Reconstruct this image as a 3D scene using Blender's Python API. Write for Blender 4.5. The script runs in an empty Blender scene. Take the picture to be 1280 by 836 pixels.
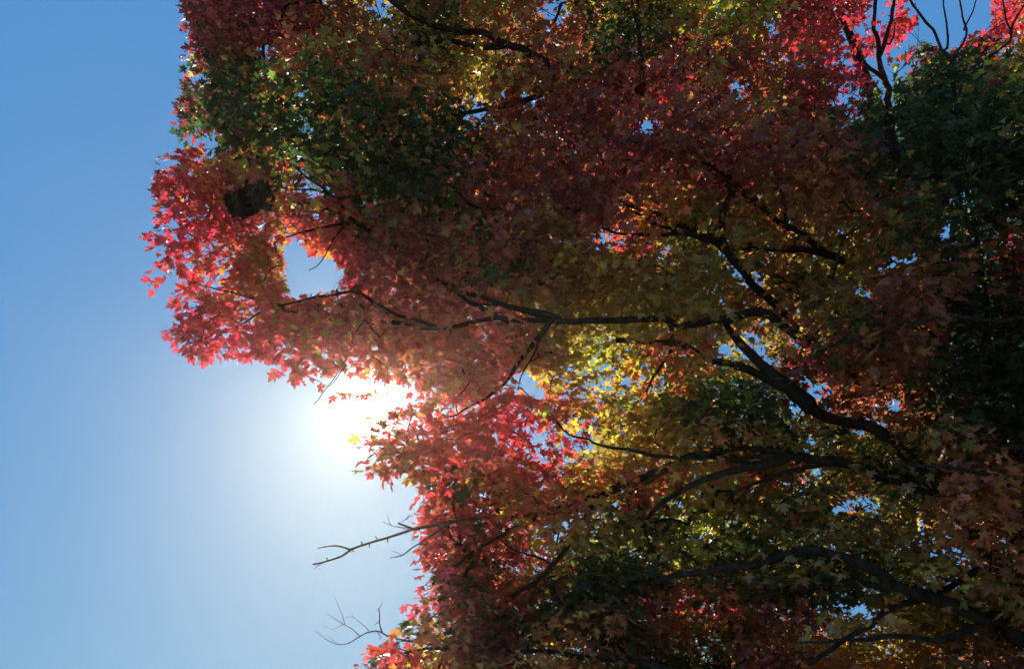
import bpy, math, random
import numpy as np
from mathutils import Vector, Matrix, noise as mnoise

RND = random.Random(7)
RNG = np.random.default_rng(11)
scene = bpy.context.scene
COL = scene.collection

# ------------------------------------------------------------------ camera
PITCH = math.radians(36.0)
FPX = 1005.0                      # focal length in pixels of a 1280 px wide picture
CAM = np.array([0.0, 0.0, 1.6])
FWD = np.array([0.0, math.cos(PITCH), math.sin(PITCH)])
UPV = np.array([0.0, -math.sin(PITCH), math.cos(PITCH)])
RGT = np.array([1.0, 0.0, 0.0])
cam_data = bpy.data.cameras.new("camera")
cam_data.sensor_width = 36.0
cam_data.lens = 36.0 * FPX / 1280.0
cam_data.clip_end = 5000.0
cam = bpy.data.objects.new("camera", cam_data)
COL.objects.link(cam)
cam.location = CAM
cam.rotation_euler = (math.pi / 2 + PITCH, 0, 0)
scene.camera = cam


def at(px, py, z):
    """Point seen at photograph pixel (px, py), z metres along the view axis."""
    px = np.asarray(px, float); py = np.asarray(py, float); z = np.asarray(z, float)
    return CAM + z[..., None] * (FWD + RGT * ((px - 640) / FPX)[..., None] + UPV * ((418 - py) / FPX)[..., None])


def to_px(P):
    d = np.asarray(P) - CAM
    z = d @ FWD
    return 640 + FPX * (d @ RGT) / z, 418 - FPX * (d @ UPV) / z, z


# ------------------------------------------------------------------ sky and sun
sd = at(459, 511, 1.0) - CAM
SUN = sd / np.linalg.norm(sd)
SUN_EL = math.asin(SUN[2])
SUN_AZ = math.atan2(SUN[0], SUN[1])
world = bpy.data.worlds.new("World")
scene.world = world
world.use_nodes = True
nt = world.node_tree
nt.nodes.clear()
w_out = nt.nodes.new("ShaderNodeOutputWorld")
w_bg = nt.nodes.new("ShaderNodeBackground")
w_sky = nt.nodes.new("ShaderNodeTexSky")
w_sky.sky_type = 'NISHITA'
w_sky.sun_disc = False
w_sky.sun_elevation = SUN_EL
w_sky.sun_rotation = SUN_AZ
w_sky.altitude = 0
w_sky.air_density = 1.0
w_sky.dust_density = 0.0
w_sky.ozone_density = 3.0
w_bg.inputs["Strength"].default_value = 0.05
# the bright aureole of the sky round the sun, by the angle to the sun's direction
w_tc = nt.nodes.new("ShaderNodeTexCoord")
w_dot = nt.nodes.new("ShaderNodeVectorMath"); w_dot.operation = 'DOT_PRODUCT'
w_dot.inputs[1].default_value = tuple(SUN)
w_acos = nt.nodes.new("ShaderNodeMath"); w_acos.operation = 'ARCCOSINE'; w_acos.use_clamp = False
nt.links.new(w_tc.outputs["Generated"], w_dot.inputs[0])
nt.links.new(w_dot.outputs["Value"], w_acos.inputs[0])


def lobe(width_deg, color, amp):
    m1 = nt.nodes.new("ShaderNodeMath"); m1.operation = 'DIVIDE'
    m1.inputs[1].default_value = math.radians(width_deg)
    nt.links.new(w_acos.outputs[0], m1.inputs[0])
    m2 = nt.nodes.new("ShaderNodeMath"); m2.operation = 'POWER'; m2.inputs[1].default_value = 2.0
    nt.links.new(m1.outputs[0], m2.inputs[0])
    m3 = nt.nodes.new("ShaderNodeMath"); m3.operation = 'MULTIPLY'; m3.inputs[1].default_value = -1.0
    nt.links.new(m2.outputs[0], m3.inputs[0])
    m4 = nt.nodes.new("ShaderNodeMath"); m4.operation = 'EXPONENT'
    nt.links.new(m3.outputs[0], m4.inputs[0])
    mx = nt.nodes.new("ShaderNodeVectorMath"); mx.operation = 'SCALE'
    mx.inputs[0].default_value = tuple(c * amp for c in color)
    nt.links.new(m4.outputs[0], mx.inputs["Scale"])
    return mx.outputs[0]


def vadd(a, b):
    n = nt.nodes.new("ShaderNodeVectorMath"); n.operation = 'ADD'
    nt.links.new(a, n.inputs[0]); nt.links.new(b, n.inputs[1])
    return n.outputs[0]


SKY_LOBES = [(0.9, (1, 0.96, 0.88), 900.0), (1.8, (1, 1, 0.97), 30.0), (4.2, (1, 1, 0.9), 2.0), (9.0, (1.0, .85, .35), 1.0)]
w_tint = nt.nodes.new("ShaderNodeVectorMath"); w_tint.operation = 'MULTIPLY_ADD'
w_tint.inputs[1].default_value = (0.05, 0.13, 0.0)
w_tint.inputs[2].default_value = (0.84, 2.62, 6.3)
nt.links.new(w_sky.outputs["Color"], w_tint.inputs[0])
acc = w_tint.outputs[0]
for wd, colr, amp in SKY_LOBES:
    acc = vadd(acc, lobe(wd, colr, amp))
nt.links.new(acc, w_bg.inputs["Color"])
nt.links.new(w_bg.outputs["Background"], w_out.inputs["Surface"])

sun_data = bpy.data.lights.new("sun", 'SUN')
sun_data.energy = 5.0
sun_data.angle = math.radians(0.55)
sun_data.color = (1.0, 0.94, 0.84)
sun_ob = bpy.data.objects.new("sun", sun_data)
COL.objects.link(sun_ob)
sun_ob.rotation_euler = Vector(tuple(SUN)).to_track_quat('Z', 'Y').to_euler()
sun_ob.location = tuple(SUN * 60)

scene.view_settings.view_transform = 'Standard'
scene.view_settings.look = 'None'
scene.view_settings.exposure = 1.0
scene.view_settings.gamma = 1.0
scene.cycles.max_bounces = 10
scene.cycles.diffuse_bounces = 5
scene.cycles.transmission_bounces = 8
scene.cycles.use_denoising = True


# ------------------------------------------------------------------ materials
def new_mat(name):
    m = bpy.data.materials.new(name)
    m.use_nodes = True
    m.node_tree.nodes.clear()
    return m, m.node_tree


def leaf_material():
    m, t = new_mat("maple_leaf")
    N, L = t.nodes, t.links
    out = N.new("ShaderNodeOutputMaterial")
    att = N.new("ShaderNodeAttribute"); att.attribute_name = "leaf_colour"
    geo = N.new("ShaderNodeNewGeometry")
    tex = N.new("ShaderNodeTexNoise"); tex.inputs["Scale"].default_value = 45.0; tex.inputs["Detail"].default_value = 3.0
    L.new(geo.outputs["Position"], tex.inputs["Vector"])
    ramp = N.new("ShaderNodeMapRange")
    ramp.inputs["From Min"].default_value = 0.3; ramp.inputs["From Max"].default_value = 0.7
    ramp.inputs["To Min"].default_value = 0.72; ramp.inputs["To Max"].default_value = 1.12
    L.new(tex.outputs["Fac"], ramp.inputs["Value"])
    mot = N.new("ShaderNodeVectorMath"); mot.operation = 'SCALE'
    L.new(att.outputs["Color"], mot.inputs[0]); L.new(ramp.outputs["Result"], mot.inputs["Scale"])
    # light that passes through the blade keeps the pigment's saturated colour
    tr = N.new("ShaderNodeBsdfTranslucent")
    L.new(mot.outputs[0], tr.inputs["Color"])
    # the reflecting surface is duller
    hs = N.new("ShaderNodeHueSaturation")
    hs.inputs["Saturation"].default_value = 0.62; hs.inputs["Value"].default_value = 0.68
    L.new(mot.outputs[0], hs.inputs["Color"])
    df = N.new("ShaderNodeBsdfPrincipled")
    df.inputs["Roughness"].default_value = 0.48
    df.inputs["Specular IOR Level"].default_value = 0.42
    L.new(hs.outputs["Color"], df.inputs["Base Color"])
    mix = N.new("ShaderNodeMixShader"); mix.inputs["Fac"].default_value = 0.56
    L.new(df.outputs[0], mix.inputs[1]); L.new(tr.outputs[0], mix.inputs[2])
    L.new(mix.outputs[0], out.inputs["Surface"])
    return m


def bark_material(name, dark, light, scale=14.0):
    m, t = new_mat(name)
    N, L = t.nodes, t.links
    out = N.new("ShaderNodeOutputMaterial")
    tc = N.new("ShaderNodeTexCoord")
    mp = N.new("ShaderNodeMapping"); mp.inputs["Scale"].default_value = (1, 1, 0.22)
    L.new(tc.outputs["Object"], mp.inputs["Vector"])
    n1 = N.new("ShaderNodeTexNoise"); n1.inputs["Scale"].default_value = scale; n1.inputs["Detail"].default_value = 7.0
    n1.inputs["Roughness"].default_value = 0.65
    L.new(mp.outputs[0], n1.inputs["Vector"])
    cr = N.new("ShaderNodeValToRGB")
    cr.color_ramp.elements[0].position = 0.32; cr.color_ramp.elements[0].color = (*dark, 1)
    cr.color_ramp.elements[1].position = 0.72; cr.color_ramp.elements[1].color = (*light, 1)
    L.new(n1.outputs["Fac"], cr.inputs["Fac"])
    p = N.new("ShaderNodeBsdfPrincipled"); p.inputs["Roughness"].default_value = 0.9
    p.inputs["Specular IOR Level"].default_value = 0.15
    L.new(cr.outputs["Color"], p.inputs["Base Color"])
    b = N.new("ShaderNodeBump"); b.inputs["Strength"].default_value = 0.7; b.inputs["Distance"].default_value = 0.02
    L.new(n1.outputs["Fac"], b.inputs["Height"])
    L.new(b.outputs["Normal"], p.inputs["Normal"])
    L.new(p.outputs[0], out.inputs["Surface"])
    return m


def grass_material():
    m, t = new_mat("lawn")
    N, L = t.nodes, t.links
    out = N.new("ShaderNodeOutputMaterial")
    geo = N.new("ShaderNodeNewGeometry")
    n1 = N.new("ShaderNodeTexNoise"); n1.inputs["Scale"].default_value = 1.3; n1.inputs["Detail"].default_value = 9.0
    n2 = N.new("ShaderNodeTexNoise"); n2.inputs["Scale"].default_value = 9.0; n2.inputs["Detail"].default_value = 6.0
    L.new(geo.outputs["Position"], n1.inputs["Vector"]); L.new(geo.outputs["Position"], n2.inputs["Vector"])
    cr = N.new("ShaderNodeValToRGB")
    cr.color_ramp.elements[0].position = 0.35; cr.color_ramp.elements[0].color = (0.09, 0.12, 0.04, 1)
    cr.color_ramp.elements[1].position = 0.68; cr.color_ramp.elements[1].color = (0.26, 0.23, 0.11, 1)
    L.new(n1.outputs["Fac"], cr.inputs["Fac"])
    cr2 = N.new("ShaderNodeValToRGB")                    # fallen leaves lying in the grass
    cr2.color_ramp.elements[0].position = 0.56; cr2.color_ramp.elements[0].color = (0, 0, 0, 1)
    cr2.color_ramp.elements[1].position = 0.62; cr2.color_ramp.elements[1].color = (1, 1, 1, 1)
    L.new(n2.outputs["Fac"], cr2.inputs["Fac"])
    mx = N.new("ShaderNodeMixRGB"); mx.inputs["Color2"].default_value = (0.42, 0.20, 0.08, 1)
    L.new(cr2.outputs["Color"], mx.inputs["Fac"]); L.new(cr.outputs["Color"], mx.inputs["Color1"])
    p = N.new("ShaderNodeBsdfPrincipled"); p.inputs["Roughness"].default_value = 0.95
    L.new(mx.outputs["Color"], p.inputs["Base Color"])
    L.new(p.outputs[0], out.inputs["Surface"])
    return m


M_LEAF = leaf_material()
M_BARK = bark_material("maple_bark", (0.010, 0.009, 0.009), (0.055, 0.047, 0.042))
M_DEAD = bark_material("dead_bark", (0.09, 0.062, 0.055), (0.20, 0.15, 0.13), 22.0)
M_LAWN = grass_material()

# ------------------------------------------------------------------ mesh helpers


def mesh_object(name, V, F_loops, F_sizes, mat, parent=None, smooth=True, colour=None):
    me = bpy.data.meshes.new(name)
    nv, nl, nf = len(V), len(F_loops), len(F_sizes)
    me.vertices.add(nv); me.loops.add(nl); me.polygons.add(nf)
    me.vertices.foreach_set("co", np.asarray(V, np.float32).ravel())
    me.loops.foreach_set("vertex_index", np.asarray(F_loops, np.int32))
    starts = np.concatenate([[0], np.cumsum(F_sizes)[:-1]]).astype(np.int32)
    me.polygons.foreach_set("loop_start", starts)
    me.polygons.foreach_set("loop_total", np.asarray(F_sizes, np.int32))
    if smooth:
        me.polygons.foreach_set("use_smooth", np.ones(nf, bool))
    if colour is not None:
        a = me.color_attributes.new("leaf_colour", 'FLOAT_COLOR', 'POINT')
        c4 = np.ones((nv, 4), np.float32); c4[:, :3] = colour
        a.data.foreach_set("color", c4.ravel())
    me.update(calc_edges=True)
    me.validate()
    me.materials.append(mat)
    o = bpy.data.objects.new(name, me)
    COL.objects.link(o)
    if parent is not None:
        o.parent = parent
    return o


class Tubes:
    """Collects tapering tubes along polylines."""
    def __init__(self):
        self.v = []; self.l = []; self.s = []; self.n = 0

    def add(self, P, R, sides=8, cap=True):
        P = np.asarray(P, float); R = np.asarray(R, float)
        n = len(P)
        T = np.gradient(P, axis=0)
        T /= np.linalg.norm(T, axis=1)[:, None] + 1e-9
        ref = np.array([0.31, 0.22, 0.92])
        A = np.cross(T, ref); A /= np.linalg.norm(A, axis=1)[:, None] + 1e-9
        B = np.cross(T, A)
        ang = np.linspace(0, 2 * math.pi, sides, endpoint=False)
        ring = (P[:, None, :] + R[:, None, None] * (np.cos(ang)[None, :, None] * A[:, None, :] + np.sin(ang)[None, :, None] * B[:, None, :]))
        self.v.append(ring.reshape(-1, 3))
        base = self.n
        i = np.arange(n - 1)[:, None]; j = np.arange(sides)[None, :]; j2 = (j + 1) % sides
        q = np.stack([base + i * sides + j, base + i * sides + j2, base + (i + 1) * sides + j2, base + (i + 1) * sides + j], -1).reshape(-1, 4)
        self.l.append(q.ravel()); self.s.append(np.full(len(q), 4))
        if cap:
            self.l.append(base + np.arange(sides)[::-1]); self.s.append([sides])
            self.l.append(base + (n - 1) * sides + np.arange(sides)); self.s.append([sides])
        self.n += n * sides

    def build(self, name, mat, parent=None):
        return mesh_object(name, np.concatenate(self.v), np.concatenate(self.l), np.concatenate(self.s), mat, parent)


def smooth_path(P, R, step=0.12, wob=0.03, seed=0):
    """Catmull-Rom through the points, with a gentle crooked wander like a grown limb."""
    P = np.asarray(P, float); R = np.asarray(R, float)
    Q = np.vstack([2 * P[0] - P[1], P, 2 * P[-1] - P[-2]])
    out, rad = [], []
    for i in range(1, len(Q) - 2):
        d = np.linalg.norm(Q[i + 1] - Q[i])
        k = max(2, int(d / step))
        for t in np.linspace(0, 1, k, endpoint=False):
            a = 2 * Q[i]; b = Q[i + 1] - Q[i - 1]
            c = 2 * Q[i - 1] - 5 * Q[i] + 4 * Q[i + 1] - Q[i + 2]
            e = -Q[i - 1] + 3 * Q[i] - 3 * Q[i + 1] + Q[i + 2]
            out.append(0.5 * (a + b * t + c * t * t + e * t ** 3))
            rad.append(R[i - 1] * (1 - t) + R[i] * t)
    out.append(P[-1]); rad.append(R[-1])
    out = np.array(out); rad = np.array(rad)
    for k in range(1, len(out) - 1):
        w = mnoise.noise_vector(Vector(out[k] * 2.3 + seed * 7.1))
        w2 = mnoise.noise_vector(Vector(out[k] * 6.1 - seed * 3.3))
        out[k] += np.array(w) * wob + np.array(w2) * wob * 0.55
        rad[k] *= 1 + 0.22 * mnoise.noise(Vector(out[k] * 6.0))
    return out, rad


# ------------------------------------------------------------------ ground
GN = 48
gv = [(0, 0, 0)]
gl, gs = [], []
rings = [6, 14, 30, 80, 250, 800, 3000]
for r in rings:
    for k in range(GN):
        a = 2 * math.pi * k / GN
        gv.append((r * math.cos(a), r * math.sin(a), 0.12 * mnoise.noise(Vector((r * math.cos(a) * .05, r * math.sin(a) * .05, 0))) if r < 300 else 0))
for k in range(GN):
    gl += [0, 1 + k, 1 + (k + 1) % GN]; gs.append(3)
for i in range(len(rings) - 1):
    for k in range(GN):
        a, b = 1 + i * GN + k, 1 + i * GN + (k + 1) % GN
        gl += [a, a + GN, b + GN, b]; gs.append(4)
ground = mesh_object("ground", gv, gl, gs, M_LAWN)
ground["kind"] = "structure"

# ------------------------------------------------------------------ the maple: trunk and limbs
TX, TY = 5.4, 7.7
tree = bpy.data.objects.new("maple_tree", None)
COL.objects.link(tree)
tree.location = (0, 0, 0)
tree["label"] = "large spreading maple turning crimson, orange, gold and green against the sun"
tree["category"] = "tree"

LIMBS = []      # dicts: path, rad, visible flag, px cache


def trunk_point(h):
    return np.array([TX + 0.10 * math.sin(h * .55), TY + 0.08 * math.sin(h * .4 + 1), h + 0.0])


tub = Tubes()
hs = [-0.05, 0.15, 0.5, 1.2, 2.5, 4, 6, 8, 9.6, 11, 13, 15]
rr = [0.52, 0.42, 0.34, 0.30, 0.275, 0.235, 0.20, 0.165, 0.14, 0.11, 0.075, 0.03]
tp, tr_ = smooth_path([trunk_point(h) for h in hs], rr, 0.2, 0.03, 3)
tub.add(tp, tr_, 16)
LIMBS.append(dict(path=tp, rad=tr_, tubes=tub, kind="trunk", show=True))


def limb(kind, pts, r0, r1, start=None, show=True, wob=0.055, power=1.0):
    """pts: (px, py, z) way-points; start: a 3D point it grows from."""
    P = [at(*p) for p in pts]
    if start is not None:
        P = [np.asarray(start, float)] + P
    L = np.concatenate([[0], np.cumsum([np.linalg.norm(P[i + 1] - P[i]) for i in range(len(P) - 1)])])
    s = (L / L[-1]) ** power
    R = r0 + (r1 - r0) * s
    path, rad = smooth_path(P, R, 0.10, wob, len(LIMBS))
    t = Tubes()
    t.add(path, rad, 9 if r0 > 0.03 else 6)
    d = dict(path=path, rad=rad, tubes=t, kind=kind, show=show)
    LIMBS.append(d)
    return d


def fork(d, pts, r0, r1, wob=0.03, frac=None, show=True):
    """A side branch of limb d, growing from the limb's point nearest to the first way-point."""
    P = [at(*p) for p in pts]
    cand = np.concatenate([d["path"]] + [f[0] for f in d.get("forks", [])])
    k = int(np.argmin(np.linalg.norm(cand - P[0], axis=1)))
    P = [cand[k]] + P
    L = np.concatenate([[0], np.cumsum([np.linalg.norm(P[i + 1] - P[i]) for i in range(len(P) - 1)])])
    R = r0 + (r1 - r0) * L / L[-1]
    path, rad = smooth_path(P, R, 0.08, wob, len(P) + int(1000 * r0))
    d["tubes"].add(path, rad, 7 if r0 > 0.025 else 5)
    d.setdefault("forks", []).append((path, rad, show))


# lowest limb, along the bottom right
A = limb("limb", [(1290, 812, 7.3), (1210, 764, 7.3), (1130, 733, 7.4), (1085, 708, 7.5), (1010, 691, 7.6), (930, 705, 7.7), (850, 718, 7.9), (780, 740, 8.1)], 0.09, 0.022, trunk_point(2.0))
fork(A, [(1150, 738, 7.4), (1060, 728, 7.5), (985, 735, 7.7), (930, 752, 7.8)], 0.05, 0.02)
A2 = limb("limb", [(1268, 729, 7.6), (1180, 737, 7.6), (1110, 762, 7.5), (1060, 795, 7.4), (1010, 830, 7.3)], 0.05, 0.022, trunk_point(2.5))
fork(A, [(1225, 780, 7.3), (1180, 797, 7.25), (1120, 795, 7.3), (1060, 798, 7.3), (1000, 803, 7.3)], 0.035, 0.012)
# the big limb sweeping up to the left
B = limb("limb", [(1285, 742, 7.7), (1235, 690, 7.8), (1190, 630, 8.0), (1140, 575, 8.2), (1085, 535, 8.4), (1020, 512, 8.5), (960, 470, 8.6), (900, 450, 8.6), (825, 428, 8.6), (770, 425, 8.7)], 0.105, 0.03, trunk_point(2.6), show=(815, 1105))
fork(B, [(1010, 505, 8.5), (960, 462, 8.6), (925, 428, 8.7), (905, 400, 8.8)], 0.09, 0.03)
B2 = limb("limb", [(1195, 500, 8.9), (1080, 470, 9.0), (1010, 430, 9.0), (965, 378, 9.0), (940, 352, 9.0), (922, 328, 9.0), (890, 300, 9.0), (850, 280, 9.0), (800, 258, 9.0), (750, 240, 9.1)], 0.09, 0.024, trunk_point(4.6), show=(780, 975))
fork(B2, [(935, 345, 9.0), (905, 305, 9.0), (907, 262, 9.0), (915, 240, 9.0), (908, 228, 9.0)], 0.05, 0.025)
fork(B2, [(905, 305, 9.0), (860, 290, 8.95), (800, 292, 8.9), (770, 292, 8.9), (755, 285, 8.9)], 0.035, 0.012)
fork(B2, [(890, 302, 9.0), (830, 285, 8.9), (785, 262, 8.9)], 0.03, 0.012)
# the level branch through the middle
C = limb("limb", [(1150, 505, 8.7), (1060, 470, 8.7), (1000, 420, 8.6), (950, 392, 8.6), (900, 399, 8.5), (850, 406, 8.5), (800, 401, 8.4), (745, 396, 8.4), (690, 399, 8.4), (620, 399, 8.4), (550, 408, 8.4), (490, 402, 8.4)], 0.10, 0.018, trunk_point(4.0), power=0.75, show=(560, 955))
fork(C, [(690, 400, 8.4), (670, 425, 8.3), (650, 452, 8.3), (630, 480, 8.3), (600, 500, 8.3), (560, 522, 8.3)], 0.03, 0.008)
fork(C, [(688, 400, 8.4), (660, 450, 8.25), (648, 485, 8.2)], 0.018, 0.005)
fork(C, [(840, 405, 8.45), (836, 440, 8.4), (815, 470, 8.35), (808, 490, 8.3)], 0.028, 0.01)
fork(C, [(630, 398, 8.4), (590, 378, 8.5), (555, 352, 8.6), (500, 312, 8.7), (460, 285, 8.8)], 0.03, 0.012, show=False)
fork(C, [(700, 398, 8.4), (655, 385, 8.4), (600, 380, 8.4), (590, 377, 8.4)], 0.018, 0.008)
# the outermost left spray of branches
I_ = limb("limb", [(560, 356, 8.7), (510, 320, 8.8), (470, 292, 8.8), (430, 270, 8.8), (400, 260, 8.8), (350, 250, 8.8), (300, 262, 8.8), (250, 300, 8.8)], 0.032, 0.009, C["path"][int(len(C["path"]) * .80)], show=(335, 445))
fork(I_, [(440, 272, 8.8), (410, 240, 8.8), (375, 212, 8.8), (355, 195, 8.8)], 0.022, 0.008, show=(350, 415))
fork(I_, [(410, 240, 8.8), (370, 236, 8.8), (335, 232, 8.8)], 0.014, 0.007)
fork(I_, [(455, 282, 8.8), (425, 284, 8.75), (385, 288, 8.75), (345, 300, 8.7), (342, 306, 8.7)], 0.022, 0.008)
fork(I_, [(430, 282, 8.8), (415, 300, 8.75), (400, 326, 8.75), (386, 338, 8.75)], 0.012, 0.004)
J = limb("limb", [(480, 385, 8.5), (450, 368, 8.6), (425, 364, 8.6), (385, 372, 8.7), (345, 380, 8.7), (320, 393, 8.7), (290, 412, 8.7), (250, 420, 8.7)], 0.022, 0.007, C["path"][int(len(C["path"]) * .93)])
fork(J, [(350, 380, 8.7), (310, 370, 8.7), (270, 360, 8.7), (235, 352, 8.7)], 0.012, 0.006)
fork(J, [(420, 366, 8.6), (440, 420, 8.5), (425, 462, 8.4), (405, 490, 8.4), (392, 505, 8.4)], 0.010, 0.004)
fork(J, [(430, 458, 8.42), (412, 482, 8.4), (400, 478, 8.4), (388, 474, 8.4)], 0.006, 0.003)
# upper diagonal limb
D = limb("limb", [(1165, 395, 9.8), (1100, 352, 9.6), (1045, 322, 9.4), (1000, 292, 9.3), (950, 258, 9.2), (905, 222, 9.2), (870, 198, 9.2), (815, 183, 9.3), (760, 170, 9.4)], 0.075, 0.018, trunk_point(5.6), show=(880, 1060))
fork(D, [(890, 212, 9.2), (870, 170, 9.3), (862, 120, 9.4), (850, 60, 9.5)], 0.03, 0.01, show=False)
fork(D, [(1040, 320, 9.4), (1000, 312, 9.2), (960, 310, 9.1), (915, 312, 9.0)], 0.05, 0.02)
fork(D, [(985, 280, 9.3), (970, 220, 9.3), (960, 180, 9.4)], 0.02, 0.008)
# the long high limb to the upper left
H = limb("limb", [(1120, 250, 11.2), (1020, 205, 10.8), (920, 175, 10.4), (845, 143, 10.2), (805, 113, 10.1), (740, 95, 10.0), (680, 78, 9.9), (640, 57, 9.9), (600, 43, 9.8), (560, 37, 9.8), (500, 10, 9.8), (430, -40, 9.8)], 0.11, 0.03, trunk_point(7.3), show=(470, 690))
fork(H, [(640, 58, 9.9), (600, 60, 9.8), (560, 52, 9.8), (520, 55, 9.8)], 0.045, 0.02)
fork(H, [(740, 95, 10), (640, 130, 9.8), (520, 150, 9.6), (420, 140, 9.5), (330, 120, 9.5), (265, 125, 9.5)], 0.04, 0.010, show=False)
fork(H, [(805, 113, 10.1), (800, 60, 10.1), (790, 0, 10.1), (780, -60, 10.1)], 0.03, 0.012)
# the whorl of branches right of the lower middle
E = limb("limb", [(1250, 640, 8.2), (1180, 612, 8.2), (1110, 592, 8.2), (1040, 577, 8.2), (980, 570, 8.1), (920, 571, 8.05), (850, 576, 8.2), (790, 600, 8.5), (750, 622, 8.5), (722, 662, 8.4), (690, 706, 8.4), (640, 745, 8.5)], 0.09, 0.02, trunk_point(3.2), power=0.8, show=(850, 1050))
fork(E, [(985, 570, 8.1), (950, 582, 8.0), (900, 592, 7.9), (842, 618, 7.95), (800, 660, 8.6)], 0.05, 0.015, show=(835, 980))
fork(E, [(1045, 577, 8.2), (990, 588, 8.1), (950, 602, 8.0), (905, 618, 7.9)], 0.03, 0.012)
fork(E, [(1000, 570, 8.1), (940, 560, 8.0), (870, 566, 7.95)], 0.035, 0.012)
fork(E, [(880, 573, 8.0), (760, 560, 8.0), (735, 549, 8.0), (712, 545, 8.0), (690, 520, 8.0)], 0.025, 0.008)
fork(E, [(780, 604, 8.5), (690, 640, 8.5), (640, 660, 8.5), (590, 690, 8.4), (550, 730, 8.3)], 0.03, 0.01, show=False)
fork(E, [(690, 706, 8.4), (650, 690, 8.4), (625, 672, 8.4)], 0.014, 0.006)
# bottom limb feeding the lower left edge
K0 = limb("limb", [(1250, 905, 7.2), (1150, 890, 7.4), (1020, 870, 7.6), (900, 850, 7.8), (780, 830, 7.9), (680, 815, 8.0), (600, 812, 8.1), (530, 810, 8.1), (485, 826, 8.1)], 0.08, 0.010, trunk_point(1.7), show=False)
# leader's forks in the top right
G1 = limb("limb", [(1107, 105, 12.6), (1098, 62, 12.8), (1092, 30, 13.0), (1098, -30, 13.4)], 0.075, 0.022, trunk_point(10.0))
fork(G1, [(1100, 66, 12.8), (1110, 38, 12.9), (1118, 0, 13.0), (1125, -40, 13.2)], 0.038, 0.016)
fork(G1, [(1106, 100, 12.6), (1082, 80, 12.6), (1060, 48, 12.7), (1040, 0, 12.9)], 0.04, 0.016)
fork(G1, [(1112, 55, 12.9), (1118, 40, 12.9), (1117, 25, 13.0)], 0.02, 0.008)
G2 = limb("limb", [(1195, 110, 9.8), (1178, 62, 10.0), (1165, 38, 10.1), (1148, 18, 10.2), (1138, 0, 10.3), (1120, -40, 10.5)], 0.034, 0.014, trunk_point(6.2))
fork(G2, [(1185, 60, 10.0), (1181, 30, 10.1), (1180, -20, 10.2)], 0.016, 0.010)
fork(G2, [(1190, 75, 9.9), (1208, 44, 10.0), (1204, 20, 10.0), (1200, -15, 10.1)], 0.018, 0.009)
fork(G2, [(1206, 38, 10.0), (1214, 20, 10.0), (1222, -10, 10.1)], 0.010, 0.006)
fork(G2, [(1200, 95, 9.8), (1262, 50, 9.9), (1256, 20, 9.9), (1248, -20, 10.0)], 0.018, 0.010)
fork(G2, [(1262, 42, 9.9), (1275, 18, 9.9), (1290, -10, 9.9)], 0.016, 0.010)
# right-hand inner branches, out towards the viewer
R1 = limb("limb", [(1300, 430, 7.6), (1240, 400, 7.3), (1160, 400, 7.2), (1090, 420, 7.2), (1020, 440, 7.6)], 0.035, 0.010, trunk_point(4.4), show=False)
R2 = limb("limb", [(1330, 250, 8.6), (1260, 190, 8.4), (1190, 140, 8.4), (1110, 150, 8.5)], 0.06, 0.012, trunk_point(5.8), show=False)
R3 = limb("limb", [(1330, 620, 7.2), (1270, 600, 6.9), (1200, 590, 6.9), (1120, 580, 7.0)], 0.05, 0.012, trunk_point(3.0), show=False)
# dead, leafless branches on the left edge
K = limb("dead_branch", [(760, 628, 9.3), (690, 640, 9.1), (620, 646, 8.7), (570, 652, 8.2), (520, 661, 8.1), (485, 671, 8.1), (460, 679, 8.1), (440, 686, 8.1), (428, 694, 8.1), (410, 700, 8.1), (391, 705, 8.1)], 0.040, 0.008, E["path"][int(len(E["path"]) * .68)], wob=0.012)
fork(K, [(437, 686, 8.1), (425, 682, 8.1), (410, 682, 8.1), (397, 685, 8.1)], 0.011, 0.005, 0.008)
fork(K, [(520, 661, 8.1), (510, 658, 8.08), (497, 653, 8.05)], 0.012, 0.009, 0.004)
fork(K, [(525, 663, 8.1), (505, 660, 8.15), (490, 657, 8.18), (479, 652, 8.2)], 0.007, 0.003, 0.006)
fork(K, [(490, 657, 8.18), (485, 649, 8.2), (484, 641, 8.2)], 0.004, 0.002, 0.004)
fork(K, [(560, 655, 8.1), (535, 672, 8.0), (516, 684, 8.0), (503, 694, 8.0), (487, 697, 8.0)], 0.014, 0.004, 0.012)
fork(K, [(503, 694, 8.0), (495, 690, 8.0), (490, 688, 8.0)], 0.004, 0.002, 0.004)
fork(K, [(405, 702, 8.1), (398, 706, 8.1), (393, 711, 8.1)], 0.006, 0.003, 0.003)
for kx, ky, dx, dy in [(484, 672, 1, 6), (462, 679, 0, 5), (473, 674, -4, -4), (456, 680, -5, -3), (441, 686, 2, 4), (410, 700, -2, -4)]:
    fork(K, [(kx + dx * .5, ky + dy * .5, 8.1), (kx + dx, ky + dy, 8.1)], 0.008, 0.005, 0.001)
L_ = limb("dead_branch", [(545, 806, 8.1), (505, 800, 8.1), (484, 794, 8.1), (474, 788, 8.1), (460, 790, 8.1), (448, 796, 8.1), (436, 804, 8.1), (422, 805, 8.1), (408, 799, 8.1), (395, 788, 8.1)], 0.0144, 0.0022, K0["path"][int(len(K0["path"]) * .86)], wob=0.008)
fork(L_, [(478, 790, 8.1), (474, 779, 8.1), (474, 766, 8.1), (472, 760, 8.1)], 0.0086, 0.0043, 0.006)
fork(L_, [(473, 762, 8.1), (476, 757, 8.1), (478, 752, 8.1)], 0.0043, 0.0022, 0.003)
fork(L_, [(474, 777, 8.1), (470, 779, 8.1), (468, 781, 8.1)], 0.0058, 0.0029, 0.002)
fork(L_, [(450, 795, 8.1), (440, 786, 8.12), (430, 780, 8.15), (418, 773, 8.15), (409, 766, 8.15)], 0.0050, 0.0022, 0.006)
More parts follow.
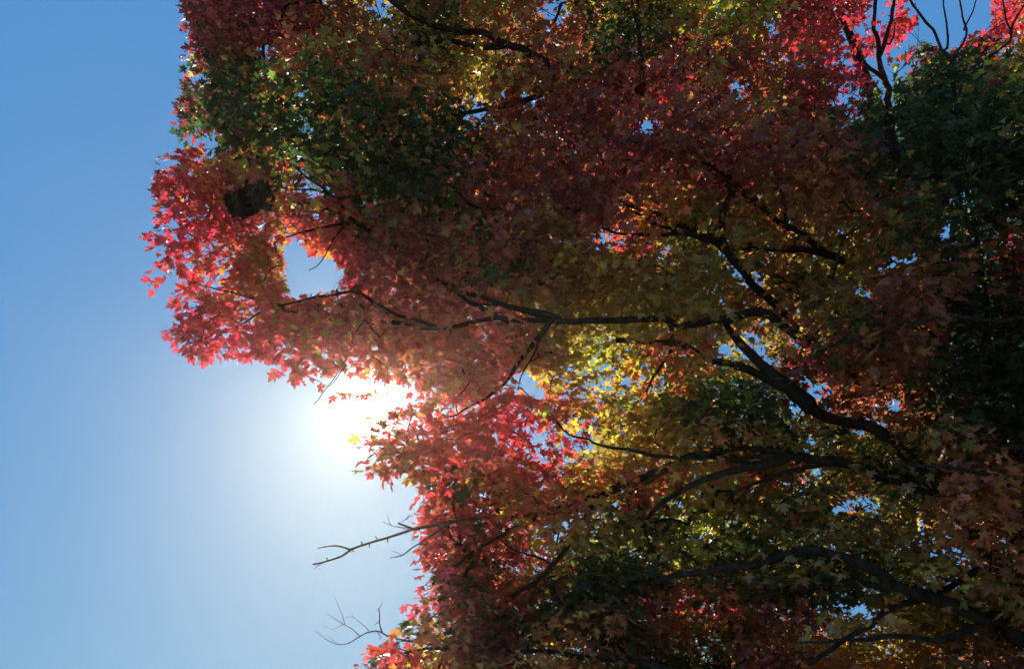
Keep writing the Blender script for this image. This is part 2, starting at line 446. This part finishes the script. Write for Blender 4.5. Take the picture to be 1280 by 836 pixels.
fork(L_, [(431, 780, 8.15), (428, 768, 8.15), (423, 757, 8.15), (418, 745, 8.15)], 0.0036, 0.0014, 0.006)
fork(L_, [(426, 781, 8.15), (416, 786, 8.1), (404, 781, 8.1)], 0.0029, 0.0014, 0.005)
fork(L_, [(462, 789, 8.1), (452, 779, 8.05), (442, 771, 8.05), (432, 772, 8.05)], 0.0043, 0.0014, 0.006)
fork(L_, [(441, 771, 8.05), (440, 766, 8.05)], 0.0022, 0.0014, 0.002)
fork(L_, [(472, 790, 8.1), (476, 796, 8.1), (474, 799, 8.1)], 0.0043, 0.0022, 0.002)
fork(L_, [(422, 805, 8.1), (415, 798, 8.08), (409, 793, 8.08)], 0.0029, 0.0014, 0.003)

# ------------------------------------------------------------------ the crown, as it is spread round those limbs
OUTLINE = [(232, -260), (228, -60), (232, 0), (238, 28), (250, 52), (240, 70), (236, 95), (230, 120), (220, 132), (232, 146), (226, 165), (236, 182),
           (206, 205), (196, 238), (188, 265), (185, 300), (200, 320), (183, 345), (190, 360), (214, 366), (220, 398), (216, 416), (238, 440), (245, 456),
           (275, 449), (310, 450), (345, 456), (366, 476), (392, 474), (400, 492), (420, 496), (428, 486), (452, 500), (476, 498), (500, 486), (514, 494), (488, 514), (462, 532), (452, 556),
           (460, 584), (486, 601), (503, 588), (524, 598), (532, 610), (520, 640), (530, 662), (524, 692), (530, 722), (540, 746), (508, 758), (490, 790),
           (472, 808), (456, 826), (432, 836), (380, 900), (400, 1010), (1560, 1010), (1560, -260)]
HOLE_POLYS = [[(350, 302), (376, 296), (393, 320), (414, 316), (427, 330), (424, 362), (388, 370), (358, 372), (354, 340)],
              [(1150, -60), (1242, -60), (1240, 20), (1236, 38), (1210, 44), (1182, 64), (1152, 54), (1134, 60), (1122, 76), (1114, 64), (1132, 44), (1146, 26)],
              [(636, 468), (648, 458), (664, 462), (674, 480), (690, 496), (668, 499), (652, 484)]]
# small gaps: x, y, rx, ry, tilt
GAPS = [(329, 64, 10, 8, 0), (482, 4, 14, 7, 0), (470, 14, 14, 6, 20), (409, 103, 4, 9, 0), (377, 117, 9, 5, 30), (383, 162, 12, 4, 10), (404, 2, 6, 5, 0),
        (669, 547, 6, 11, 0), (605, 617, 5, 5, 0), (754, 299, 15, 9, 0), (834, 312, 5, 8, 0), (922, 338, 20, 6, 42), (906, 434, 14, 7, 20),
        (964, 33, 7, 13, -20), (1043, 60, 5, 6, 0), (1053, 78, 6, 7, 0), (1052, 122, 11, 12, 20), (1070, 146, 8, 5, 0), (922, 110, 9, 7, 30), (937, 158, 6, 5, 0),
        (1094, 203, 7, 3, 0), (942, 434, 9, 24, -28), (1079, 363, 10, 8, 0), (1127, 324, 16, 5, 0), (1100, 337, 7, 5, 0), (1020, 485, 14, 11, 20), (1115, 506, 10, 6, 0),
        (1076, 530, 10, 6, 20), (1104, 14, 11, 12, 0), (1072, 40, 7, 7, 0), (1140, 12, 8, 7, 0), (1088, 84, 6, 7, 0), (1128, 88, 10, 6, 0), (1180, 288, 12, 11, 30), (1190, 258, 5, 8, 0), (1049, 291, 8, 3, 0), (1026, 589, 10, 5, 0), (1052, 632, 14, 6, -20), (1088, 623, 8, 6, 0),
        (1076, 761, 15, 8, 10), (693, 11, 15, 17, 0), (810, 157, 13, 11, 0), (592, 138, 11, 12, 30), (659, 120, 6, 4, 0), (772, 625, 6, 8, 0), (950, 345, 6, 9, -30),
        (1008, 470, 8, 5, 0), (430, 478, 22, 6, 15), (478, 482, 30, 10, 15), (262, 178, 12, 12, 0), (250, 96, 9, 5, 0), (236, 245, 5, 5, 0), (275, 345, 10, 6, 0), (238, 380, 5, 8, 0), (268, 352, 8, 6, 0), (700, 800, 4, 4, 0), (520, 806, 5, 5, 0)]
# thinner places where the sun gets in: x, y, rx, ry, depth of thinning 0..1
THIN = [(400, 160, 130, 60, -.4), (520, 190, 60, 50, -.4), (605, 670, 45, 100, -.9), (300, 30, 60, 60, -.5), (570, 390, 60, 60, -.4), (455, 485, 60, 18, .35), (370, 255, 75, 50, .7), (240, 320, 80, 110, .6), (290, 330, 60, 60, .3), (330, 420, 120, 50, .35), (440, 450, 80, 45, .62), (500, 540, 60, 75, .60), (560, 490, 70, 80, .40), (620, 520, 70, 60, .42),
        (690, 560, 60, 45, .6), (745, 470, 85, 60, .64), (720, 510, 70, 50, .56), (830, 465, 60, 30, .5), (528, 690, 13, 110, .5), (500, 800, 50, 50, .25), (345, 205, 50, 18, .7), (590, 125, 45, 35, .72), (660, 120, 60, 18, .4),
        (730, 305, 50, 30, .7), (840, 240, 40, 18, .6), (960, 430, 50, 40, .62), (1085, 60, 50, 70, .72), (1262, 50, 40, 50, .72), (900, 15, 40, 18, .75), (740, 650, 60, 25, .66), (920, 600, 60, 28, .72), (870, 640, 50, 25, .5),
        (1060, 760, 60, 40, .7), (1150, 690, 90, 50, .7), (1090, 640, 60, 30, .5), (1210, 680, 50, 30, .66), (1200, 740, 60, 25, .6), (1000, 490, 60, 40, .5), (1110, 510, 50, 20, .6), (1180, 290, 40, 40, .4), (1100, 335, 50, 30, .45),
        (610, 290, 30, 40, .4), (680, 745, 40, 30, .35), (540, 790, 40, 30, .45), (680, 820, 40, 20, .5), (680, 670, 35, 20, .5), (960, 100, 60, 70, .3), (430, 230, 40, 30, .3), (1140, 800, 80, 20, .5), (480, 190, 50, 60, .12), (870, 500, 60, 30, .35), (320, 40, 40, 50, .1)]


def in_poly(x, y, poly):
    r = np.zeros(len(x), bool)
    n = len(poly)
    for i in range(n):
        x1, y1 = poly[i]; x2, y2 = poly[(i + 1) % n]
        c = ((y1 > y) != (y2 > y)) & (x < (x2 - x1) * (y - y1) / (y2 - y1 + 1e-9) + x1)
        r ^= c
    return r


def gap_field(x, y):
    """0 in a gap of the crown, 1 away from it."""
    g = np.ones(len(x))
    for cx, cy, rx, ry, a in GAPS:
        ca, sa = math.cos(math.radians(a)), math.sin(math.radians(a))
        u = ((x - cx) * ca + (y - cy) * sa) / (rx * 1.5)
        v = (-(x - cx) * sa + (y - cy) * ca) / (ry * 1.5)
        d = u * u + v * v
        g *= 1 - 0.97 * np.exp(-(d / 1.1) ** 1.5)
    return g


def edge_dist(x, y, poly):
    best = np.full(len(x), 1e9)
    n = len(poly)
    for i in range(n):
        x1, y1 = poly[i]; x2, y2 = poly[(i + 1) % n]
        dx, dy = x2 - x1, y2 - y1
        t = np.clip(((x - x1) * dx + (y - y1) * dy) / (dx * dx + dy * dy + 1e-9), 0, 1)
        best = np.minimum(best, np.hypot(x - x1 - t * dx, y - y1 - t * dy))
    return best


def inside(x, y):
    ok = in_poly(x, y, OUTLINE)
    for h in HOLE_POLYS:
        ok &= ~in_poly(x, y, h)
    return ok


def thickness(x, y):
    """Relative number of leaf layers, 0..1."""
    d = edge_dist(x, y, OUTLINE)
    t = np.where(y < 175, 0.55, 0.30) + np.where(y < 175, 0.6, 0.75) * np.clip(d / 85.0, 0, 1) ** 0.8
    for cx, cy, rx, ry, a in THIN:
        t *= 1 - a * np.exp(-(((x - cx) / rx) ** 2 + ((y - cy) / ry) ** 2) * 0.9)
    return t


# leaf pigments as light shows through them
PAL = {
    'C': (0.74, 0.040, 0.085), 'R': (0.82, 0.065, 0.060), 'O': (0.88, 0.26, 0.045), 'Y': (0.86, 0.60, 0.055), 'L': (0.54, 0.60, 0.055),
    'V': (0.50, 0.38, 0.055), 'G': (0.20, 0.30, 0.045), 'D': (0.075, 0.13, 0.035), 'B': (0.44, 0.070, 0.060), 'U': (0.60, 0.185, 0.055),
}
# x, y, pigments: what turns which colour in this crown
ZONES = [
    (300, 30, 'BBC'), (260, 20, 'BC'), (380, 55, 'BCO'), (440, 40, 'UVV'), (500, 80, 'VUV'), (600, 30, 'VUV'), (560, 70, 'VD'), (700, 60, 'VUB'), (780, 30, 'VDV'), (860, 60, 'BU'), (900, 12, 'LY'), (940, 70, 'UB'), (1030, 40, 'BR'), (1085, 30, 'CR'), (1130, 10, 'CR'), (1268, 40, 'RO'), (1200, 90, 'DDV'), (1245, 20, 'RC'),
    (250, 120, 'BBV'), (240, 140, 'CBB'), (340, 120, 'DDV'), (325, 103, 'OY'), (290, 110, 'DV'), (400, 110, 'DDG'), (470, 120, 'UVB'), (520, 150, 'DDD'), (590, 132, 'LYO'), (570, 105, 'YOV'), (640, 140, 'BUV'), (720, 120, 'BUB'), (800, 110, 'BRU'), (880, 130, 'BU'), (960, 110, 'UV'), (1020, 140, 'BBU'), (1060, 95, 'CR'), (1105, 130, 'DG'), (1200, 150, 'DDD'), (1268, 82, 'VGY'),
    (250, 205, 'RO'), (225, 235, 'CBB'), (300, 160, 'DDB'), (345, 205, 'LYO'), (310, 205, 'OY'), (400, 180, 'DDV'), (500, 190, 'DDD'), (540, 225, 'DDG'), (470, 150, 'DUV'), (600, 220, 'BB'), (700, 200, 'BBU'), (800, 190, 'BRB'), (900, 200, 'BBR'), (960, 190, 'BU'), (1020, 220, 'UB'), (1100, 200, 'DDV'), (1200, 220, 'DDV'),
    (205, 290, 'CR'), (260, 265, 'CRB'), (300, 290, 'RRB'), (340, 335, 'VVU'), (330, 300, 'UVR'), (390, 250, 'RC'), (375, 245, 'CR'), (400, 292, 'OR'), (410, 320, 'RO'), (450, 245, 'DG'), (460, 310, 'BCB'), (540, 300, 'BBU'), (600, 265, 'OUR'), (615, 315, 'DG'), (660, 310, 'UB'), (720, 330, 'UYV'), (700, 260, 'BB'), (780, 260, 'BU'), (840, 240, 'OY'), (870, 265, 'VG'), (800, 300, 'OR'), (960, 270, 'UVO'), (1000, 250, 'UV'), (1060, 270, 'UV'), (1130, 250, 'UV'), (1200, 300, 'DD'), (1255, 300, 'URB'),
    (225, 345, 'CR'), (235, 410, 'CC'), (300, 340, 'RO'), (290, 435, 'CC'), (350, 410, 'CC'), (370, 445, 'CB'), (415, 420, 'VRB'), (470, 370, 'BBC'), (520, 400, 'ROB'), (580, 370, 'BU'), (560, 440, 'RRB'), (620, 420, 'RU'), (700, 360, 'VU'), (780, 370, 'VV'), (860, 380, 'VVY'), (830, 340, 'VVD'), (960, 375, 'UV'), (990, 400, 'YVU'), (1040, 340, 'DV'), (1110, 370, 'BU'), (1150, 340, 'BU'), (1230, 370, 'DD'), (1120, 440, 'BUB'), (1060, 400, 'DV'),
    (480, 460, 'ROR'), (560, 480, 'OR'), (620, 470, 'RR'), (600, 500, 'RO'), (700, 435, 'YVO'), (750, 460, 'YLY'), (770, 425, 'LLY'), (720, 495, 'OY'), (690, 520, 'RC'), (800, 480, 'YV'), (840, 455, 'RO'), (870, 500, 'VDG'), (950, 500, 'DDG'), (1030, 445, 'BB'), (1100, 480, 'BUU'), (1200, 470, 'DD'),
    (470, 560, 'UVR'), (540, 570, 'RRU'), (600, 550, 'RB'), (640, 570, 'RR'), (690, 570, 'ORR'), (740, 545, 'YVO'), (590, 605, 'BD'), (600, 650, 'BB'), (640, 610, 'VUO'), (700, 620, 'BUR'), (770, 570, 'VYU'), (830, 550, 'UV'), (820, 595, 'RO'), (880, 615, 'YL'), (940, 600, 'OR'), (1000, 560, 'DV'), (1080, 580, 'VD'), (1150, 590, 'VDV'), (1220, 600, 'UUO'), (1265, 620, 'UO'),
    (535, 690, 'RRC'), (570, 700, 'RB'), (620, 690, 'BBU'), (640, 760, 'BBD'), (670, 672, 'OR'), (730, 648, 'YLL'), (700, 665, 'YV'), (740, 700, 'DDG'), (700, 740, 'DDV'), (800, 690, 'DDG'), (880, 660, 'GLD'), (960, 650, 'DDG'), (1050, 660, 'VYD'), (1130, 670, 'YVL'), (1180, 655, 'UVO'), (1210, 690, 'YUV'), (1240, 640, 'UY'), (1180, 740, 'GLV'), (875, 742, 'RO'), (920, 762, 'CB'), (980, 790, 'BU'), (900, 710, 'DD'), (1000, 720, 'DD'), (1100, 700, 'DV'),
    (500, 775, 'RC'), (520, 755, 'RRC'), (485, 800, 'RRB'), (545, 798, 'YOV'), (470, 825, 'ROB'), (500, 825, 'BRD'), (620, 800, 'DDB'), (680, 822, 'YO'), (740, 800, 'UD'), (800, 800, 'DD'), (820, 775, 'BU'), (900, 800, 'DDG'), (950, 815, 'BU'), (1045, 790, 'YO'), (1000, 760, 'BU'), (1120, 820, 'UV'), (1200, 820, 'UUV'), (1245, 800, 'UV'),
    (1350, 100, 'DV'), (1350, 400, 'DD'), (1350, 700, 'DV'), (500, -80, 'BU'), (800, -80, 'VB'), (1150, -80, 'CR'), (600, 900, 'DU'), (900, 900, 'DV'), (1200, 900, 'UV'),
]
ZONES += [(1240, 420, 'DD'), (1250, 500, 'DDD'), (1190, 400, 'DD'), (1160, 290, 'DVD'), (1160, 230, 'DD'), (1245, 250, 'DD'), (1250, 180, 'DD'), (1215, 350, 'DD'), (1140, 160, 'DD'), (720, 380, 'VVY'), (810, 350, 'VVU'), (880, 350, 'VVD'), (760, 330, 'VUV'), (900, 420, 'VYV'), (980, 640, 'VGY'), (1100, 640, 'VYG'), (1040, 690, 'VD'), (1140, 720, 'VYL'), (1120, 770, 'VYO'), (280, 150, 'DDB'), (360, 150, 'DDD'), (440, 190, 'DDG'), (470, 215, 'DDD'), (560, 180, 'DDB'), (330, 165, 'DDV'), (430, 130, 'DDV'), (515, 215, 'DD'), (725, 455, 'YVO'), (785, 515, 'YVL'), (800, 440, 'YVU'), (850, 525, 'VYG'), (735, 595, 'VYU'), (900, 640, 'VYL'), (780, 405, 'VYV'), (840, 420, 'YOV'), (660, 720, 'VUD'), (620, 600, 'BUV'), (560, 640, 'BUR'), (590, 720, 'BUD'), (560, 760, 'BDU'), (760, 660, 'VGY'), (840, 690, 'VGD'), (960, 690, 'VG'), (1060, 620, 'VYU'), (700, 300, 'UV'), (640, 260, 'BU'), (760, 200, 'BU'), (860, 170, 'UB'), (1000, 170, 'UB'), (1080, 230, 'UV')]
ZX = np.array([z[0] for z in ZONES], float); ZY = np.array([z[1] for z in ZONES], float)


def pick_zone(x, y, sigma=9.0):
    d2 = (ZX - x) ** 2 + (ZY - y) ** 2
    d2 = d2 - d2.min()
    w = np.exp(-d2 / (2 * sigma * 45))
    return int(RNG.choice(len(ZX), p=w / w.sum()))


# --- sprays: short leafy shoots through the depth of the crown
DENS = 1.0
N_TRY = int(28500 * DENS)
sx = RNG.uniform(170, 1540, N_TRY); sy = RNG.uniform(-250, 1000, N_TRY)
keep = inside(sx, sy)
sx, sy = sx[keep], sy[keep]
th = thickness(sx, sy) * (0.25 + 0.75 * gap_field(sx, sy))
off = (sx > 1300) | (sy < -30) | (sy > 870)
th = np.where(off, th * 0.45, th)
keep = RNG.uniform(0, 1, len(sx)) < th
sx, sy, th = sx[keep], sy[keep], th[keep]


def lump(x, y, s, seed):
    return np.array([mnoise.noise(Vector((a / s, b / s, seed))) for a, b in zip(x, y)])


front = 8.15 + 0.9 * lump(sx, sy, 130.0, 3.3) - 0.9 * np.clip((sx - 950) / 330, 0, 1.5) * (sy > 80) + 1.6 * np.clip((220 - sy) / 250, 0, 1.5) - 0.3 * np.clip((sy - 600) / 250, 0, 1.3)
deep = 0.9 + 4.6 * np.clip(th, 0, 1) ** 1.2 * np.clip((sx - 170) / np.where(sy < 200, 200, 380), 0.15, 1)
far = np.exp(-((sx - 1098) / 58) ** 2 - ((sy - 35) / 75) ** 2) + np.exp(-((sx - 1275) / 30) ** 2 - ((sy - 30) / 45) ** 2)
front += 3.3 * far; deep *= 1 - 0.6 * np.clip(far, 0, 1)
u = RNG.uniform(0, 1, len(sx))
sz = front + deep * u ** 1.15
SP = at(sx, sy, sz)
cl = np.array([mnoise.noise(Vector(p * 1.25)) + 0.6 * mnoise.noise(Vector(p * 3.1 + 9.0)) for p in SP])
keep = (cl > -0.25) | (RNG.uniform(0, 1, len(SP)) < 0.12)
SP, sx, sy, sz, th = SP[keep], sx[keep], sy[keep], sz[keep], th[keep]
print("sprays", len(SP))

# --- shoots grow from the nearest wood already there
nodes = []; node_limb = []
for li, d in enumerate(LIMBS):
    if d["kind"] == "dead_branch":
        continue
    for path, rad, *_ in [(d["path"], d["rad"])] + d.get("forks", []):
        nodes.append(path[2::3] if len(path) > 6 else path); node_limb += [li] * len(nodes[-1])
nodes = np.concatenate(nodes); node_limb = np.array(node_limb)
nn0 = len(nodes)
tot = nn0 + len(SP)
ALL = np.vstack([nodes, SP]); LI = np.concatenate([node_limb, np.full(len(SP), -1)])
d0 = np.full(len(SP), 1e9); par = np.full(len(SP), -1)
for i in range(0, nn0, 400):
    dd = np.linalg.norm(SP[:, None, :] - nodes[None, i:i + 400, :], axis=2)
    k = dd.argmin(1); m = dd[np.arange(len(SP)), k]
    b = m < d0
    d0[b] = m[b]; par[b] = i + k[b]
done = np.zeros(len(SP), bool); cur = d0.copy()
order = []
for _ in range(len(SP)):                                     # Prim's spanning tree from the wood outwards
    k = int(np.argmin(np.where(done, 1e9, cur)))
    done[k] = True; order.append(k)
    LI[nn0 + k] = LI[par[k]]
    nd = np.linalg.norm(SP - SP[k], axis=1) * 1.12 + 0.05
    b = (~done) & (nd < cur)
    cur[b] = nd[b]; par[b] = nn0 + k
load = np.ones(len(SP))
for k in reversed(order):
    if par[k] >= nn0:
        load[par[k] - nn0] += load[k]
tw_r = np.clip(0.0030 * load ** 0.36, 0.003, 0.022)
dirs = np.zeros((len(SP), 3))
for k in order:
    a = ALL[par[k]]; b = SP[k]
    dv = b - a
    ln = np.linalg.norm(dv) + 1e-6
    dirs[k] = dv / ln
    mid = (a + b) / 2 + np.array([RND.uniform(-.12, .12) * ln, RND.uniform(-.12, .12) * ln, RND.uniform(-.05, .14) * ln])
    pts = np.array([a, a * .36 + mid * .48 + b * .16, a * .16 + mid * .48 + b * .36, b])
    r = tw_r[k]
    LIMBS[LI[nn0 + k]]["tubes"].add(pts, [r * 1.15, r, r * .9, r * .75], 3 if r < 0.006 else 5, cap=False)

# --- leaves
HALF = np.array([(.20, -.08), (.40, -.02), (.25, .14), (.46, .30), (.58, .54), (.38, .50), (.15, .45), (.25, .70), (.095, .77)])
MID = np.array([(0, 0), (0, .30), (0, .55), (0, 1.0)])
LV = np.vstack([MID, HALF, HALF * [-1, 1]])
LV = np.vstack([LV, [(-.014, 0), (.014, 0), (0.0, -.62)]])          # leaf stalk
a_, m_, m2_, t_ = 0, 1, 2, 3
htri = [(a_, 4, 6), (4, 5, 6), (a_, 6, m_), (6, 7, 9), (7, 8, 9), (m_, 6, 9), (m_, 9, 10), (m_, 10, m2_), (m2_, 10, 12), (10, 11, 12), (m2_, 12, t_)]
tris = list(htri)
for q in htri:
    tris.append(tuple(v + 9 if v >= 4 else v for v in q)[::-1])
tris.append((22, 23, 24))
TRI = np.array(tris)
NLV = len(LV)

per = RNG.integers(15, 27, len(SP))
own = np.repeat(np.arange(len(SP)), per)
nL = len(own)
# spread: a flat, slightly drooping fan round each shoot
ang = RNG.uniform(0, 2 * math.pi, nL); rad = 0.30 * np.sqrt(RNG.uniform(0.02, 1, nL))
out_d = np.stack([np.cos(ang), np.sin(ang), np.zeros(nL)], 1)
P = SP[own] + out_d * rad[:, None]
P[:, 2] += -0.35 * rad ** 1.3 + RNG.normal(0, 0.055, nL)
lx, ly, lz = to_px(P)
ok = inside(lx, ly)
jx = lx + RNG.normal(0, 2, nL); jy = ly + RNG.normal(0, 2, nL)
ok |= (edge_dist(lx, ly, OUTLINE) < 9) & (RNG.uniform(0, 1, nL) < 0.35)
for h in HOLE_POLYS:
    ok &= ~(in_poly(lx, ly, h) & (RNG.uniform(0, 1, nL) < 0.985))
ok &= RNG.uniform(0, 1, nL) < gap_field(jx, jy)
# wood that shows in the photograph is not hidden behind nearer leaves
for d in LIMBS:
    secs = [(d["path"], d["rad"], d["show"])] + d.get("forks", [])
    for path, rd, show in secs:
        if show is False or d["kind"] == "trunk":
            continue
        qx, qy, qz = to_px(path)
        for x0, y0, z0, r0 in zip(qx, qy, qz, rd):
            if isinstance(show, tuple) and not (show[0] < x0 < show[1]):
                continue
            if x0 < 150 or x0 > 1330 or y0 < -30 or y0 > 870 or (d["kind"] == "dead_branch" and x0 > 570):
                continue
            w = r0 * FPX / z0 + 5.0
            m = (np.abs(lx - x0) < w) & (np.abs(ly - y0) < w) & (lz < z0 + 0.12)
            ok[m] &= RNG.uniform(0, 1, int(m.sum())) < 0.40
P = P[ok]; own = own[ok]; out_d = out_d[ok]; lx = lx[ok]; ly = ly[ok]
nL = len(P)
print("leaves", nL)
size = np.clip(RNG.normal(0.092, 0.023, nL), 0.045, 0.15)
# blade axes: tip outwards and hanging, face mostly up to the sky
ydir = out_d + RNG.normal(0, 0.45, (nL, 3))
ydir[:, 2] -= RNG.uniform(0.1, 1.1, nL)
ydir /= np.linalg.norm(ydir, axis=1)[:, None]
zdir = np.stack([RNG.normal(0, .42, nL), RNG.normal(-0.15, .42, nL), np.ones(nL)], 1)
zdir -= ydir * np.sum(zdir * ydir, 1)[:, None]
zdir /= np.linalg.norm(zdir, axis=1)[:, None]
xdir = np.cross(ydir, zdir)
# pigments
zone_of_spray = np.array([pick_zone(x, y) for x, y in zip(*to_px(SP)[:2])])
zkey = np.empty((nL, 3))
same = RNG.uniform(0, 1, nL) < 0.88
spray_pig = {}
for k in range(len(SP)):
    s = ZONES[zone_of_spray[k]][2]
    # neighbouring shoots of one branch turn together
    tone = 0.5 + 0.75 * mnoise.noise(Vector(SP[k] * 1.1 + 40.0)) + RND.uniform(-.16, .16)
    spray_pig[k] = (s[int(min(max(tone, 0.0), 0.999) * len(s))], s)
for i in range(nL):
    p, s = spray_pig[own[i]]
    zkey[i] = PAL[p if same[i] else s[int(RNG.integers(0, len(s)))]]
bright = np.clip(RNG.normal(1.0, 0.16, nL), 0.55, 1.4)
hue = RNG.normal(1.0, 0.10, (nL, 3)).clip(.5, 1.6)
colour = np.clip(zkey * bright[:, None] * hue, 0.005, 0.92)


def leaf_arrays(P, size, xd, yd, zd, colour):
    n = len(P)
    fold = RNG.uniform(0.05, 0.55, n); curl = RNG.normal(0.12, 0.28, n); asym = RNG.uniform(.82, 1.12, (n, 1))
    x = np.repeat(LV[None, :, 0], n, 0) * asym
    y = np.repeat(LV[None, :, 1], n, 0)
    x = x * (1 + RNG.normal(0, .05, x.shape)); y = y + RNG.normal(0, .018, y.shape)
    z = fold[:, None] * np.abs(x) * .8 - curl[:, None] * (y - .3) ** 2 + RNG.normal(0, 0.03, x.shape) - 0.35 * np.clip(np.abs(x) - .3, 0, 1)
    x[:, -3:] = LV[-3:, 0]; y[:, -3:] = LV[-3:, 1]; z[:, -3:] = [0, 0, .12]
    V = P[:, None, :] + size[:, None, None] * (x[..., None] * xd[:, None, :] + y[..., None] * yd[:, None, :] + z[..., None] * zd[:, None, :])
    C = np.repeat(colour[:, None, :], NLV, 1).copy()
    edge = np.hypot(LV[:, 0], (LV[:, 1] - .35)).clip(0, .7) / .7
    amt = RNG.normal(0.0, 0.30, (n, 1, 1)) * np.array([0.4, 1.0, 0.5])
    C = np.clip(C * (1.12 - 0.25 * edge[None, :, None]) * (1 + amt * (edge[None, :, None] - .4)), 0.004, 0.95)
    C[:, -3:] = C[:, -3:] * 0.5 + np.array([0.12, 0.02, 0.02])
    F = (TRI[None] + (np.arange(n) * NLV)[:, None, None]).reshape(-1)
    return V.reshape(-1, 3), F, np.full(n * len(TRI), 3), C.reshape(-1, 3)


def colour_word(c):
    r, g, b = c.mean(0)
    if g > r * 0.85: return "green"
    if g > r * 0.42: return "gold and olive"
    if g > r * 0.22: return "rust and orange"
    return "crimson and red"


leaf_limb = LI[nn0 + own]
for li, d in enumerate(LIMBS):
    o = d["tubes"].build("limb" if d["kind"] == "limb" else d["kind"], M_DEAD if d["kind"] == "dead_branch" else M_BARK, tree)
    if d["kind"] == "dead_branch":
        o["label"] = "bare dead branch sticking out into the sky" if d is K else "bare forked dead twig reaching into the sky"
    sel = np.where(leaf_limb == li)[0]
    if len(sel) == 0:
        continue
    V, Fl, Fs, Cc = leaf_arrays(P[sel], size[sel], xdir[sel], ydir[sel], zdir[sel], colour[sel])
    f = mesh_object("foliage", V, Fl, Fs, M_LEAF, o, smooth=False, colour=Cc)
    f["label"] = "mostly %s maple leaves" % colour_word(colour[sel])

# ------------------------------------------------------------------ the squirrel's nest of dead leaves
nc = at(314, 247, 8.25)
nn = 900
q = RNG.normal(0, 1, (nn, 3)); q /= np.linalg.norm(q, axis=1)[:, None]
q *= (RNG.uniform(0.15, 1, nn) ** .5)[:, None]
lob = RNG.choice(5, nn, p=[.3, .3, .18, .12, .10])
offs = np.array([(0.07, 0, 0.07), (-0.10, .02, -0.13), (0.13, .03, -0.03), (-0.03, .05, .0), (-.2, 0, -.08)])[lob]
siz = 0.8 * np.array([0.17, 0.14, 0.13, .15, .09])[lob] * RNG.normal(1, .18, nn)
NP = q * siz[:, None] + offs * 0.85
xd = RNG.normal(0, 1, (nn, 3)); xd /= np.linalg.norm(xd, axis=1)[:, None]
yd = np.cross(xd, q + RNG.normal(0, .3, (nn, 3))); yd /= np.linalg.norm(yd, axis=1)[:, None]
zd = np.cross(xd, yd)
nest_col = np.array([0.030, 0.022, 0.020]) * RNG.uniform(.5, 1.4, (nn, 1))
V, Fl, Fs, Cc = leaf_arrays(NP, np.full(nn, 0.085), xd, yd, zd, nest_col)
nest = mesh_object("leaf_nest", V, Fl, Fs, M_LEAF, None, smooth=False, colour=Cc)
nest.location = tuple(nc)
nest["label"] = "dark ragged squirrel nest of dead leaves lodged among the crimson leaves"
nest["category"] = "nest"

# ------------------------------------------------------------------ thin scattering volume, added to stand in for the veil of glare round the sun
hz_m, hz_t = new_mat("glare_haze_air")
hz_o = hz_t.nodes.new("ShaderNodeOutputMaterial")
hz_v = hz_t.nodes.new("ShaderNodeVolumePrincipled")
hz_v.inputs["Color"].default_value = (1.0, 0.94, 0.66, 1)
hz_v.inputs["Density"].default_value = 0.0006
hz_v.inputs["Anisotropy"].default_value = 0.81
hz_t.links.new(hz_v.outputs[0], hz_o.inputs["Volume"])
X_, Z0_, Z1_ = 3100.0, -1.2, 16.6
hv = [(x, y, z) for z in (Z0_, Z1_) for x, y in ((-X_, -X_), (X_, -X_), (X_, X_), (-X_, X_))]
hf = [3, 2, 1, 0, 4, 5, 6, 7, 0, 1, 5, 4, 1, 2, 6, 5, 2, 3, 7, 6, 3, 0, 4, 7]
glare_haze = mesh_object("glare_haze", hv, hf, [4] * 6, hz_m, None, smooth=False)
glare_haze["kind"] = "stuff"
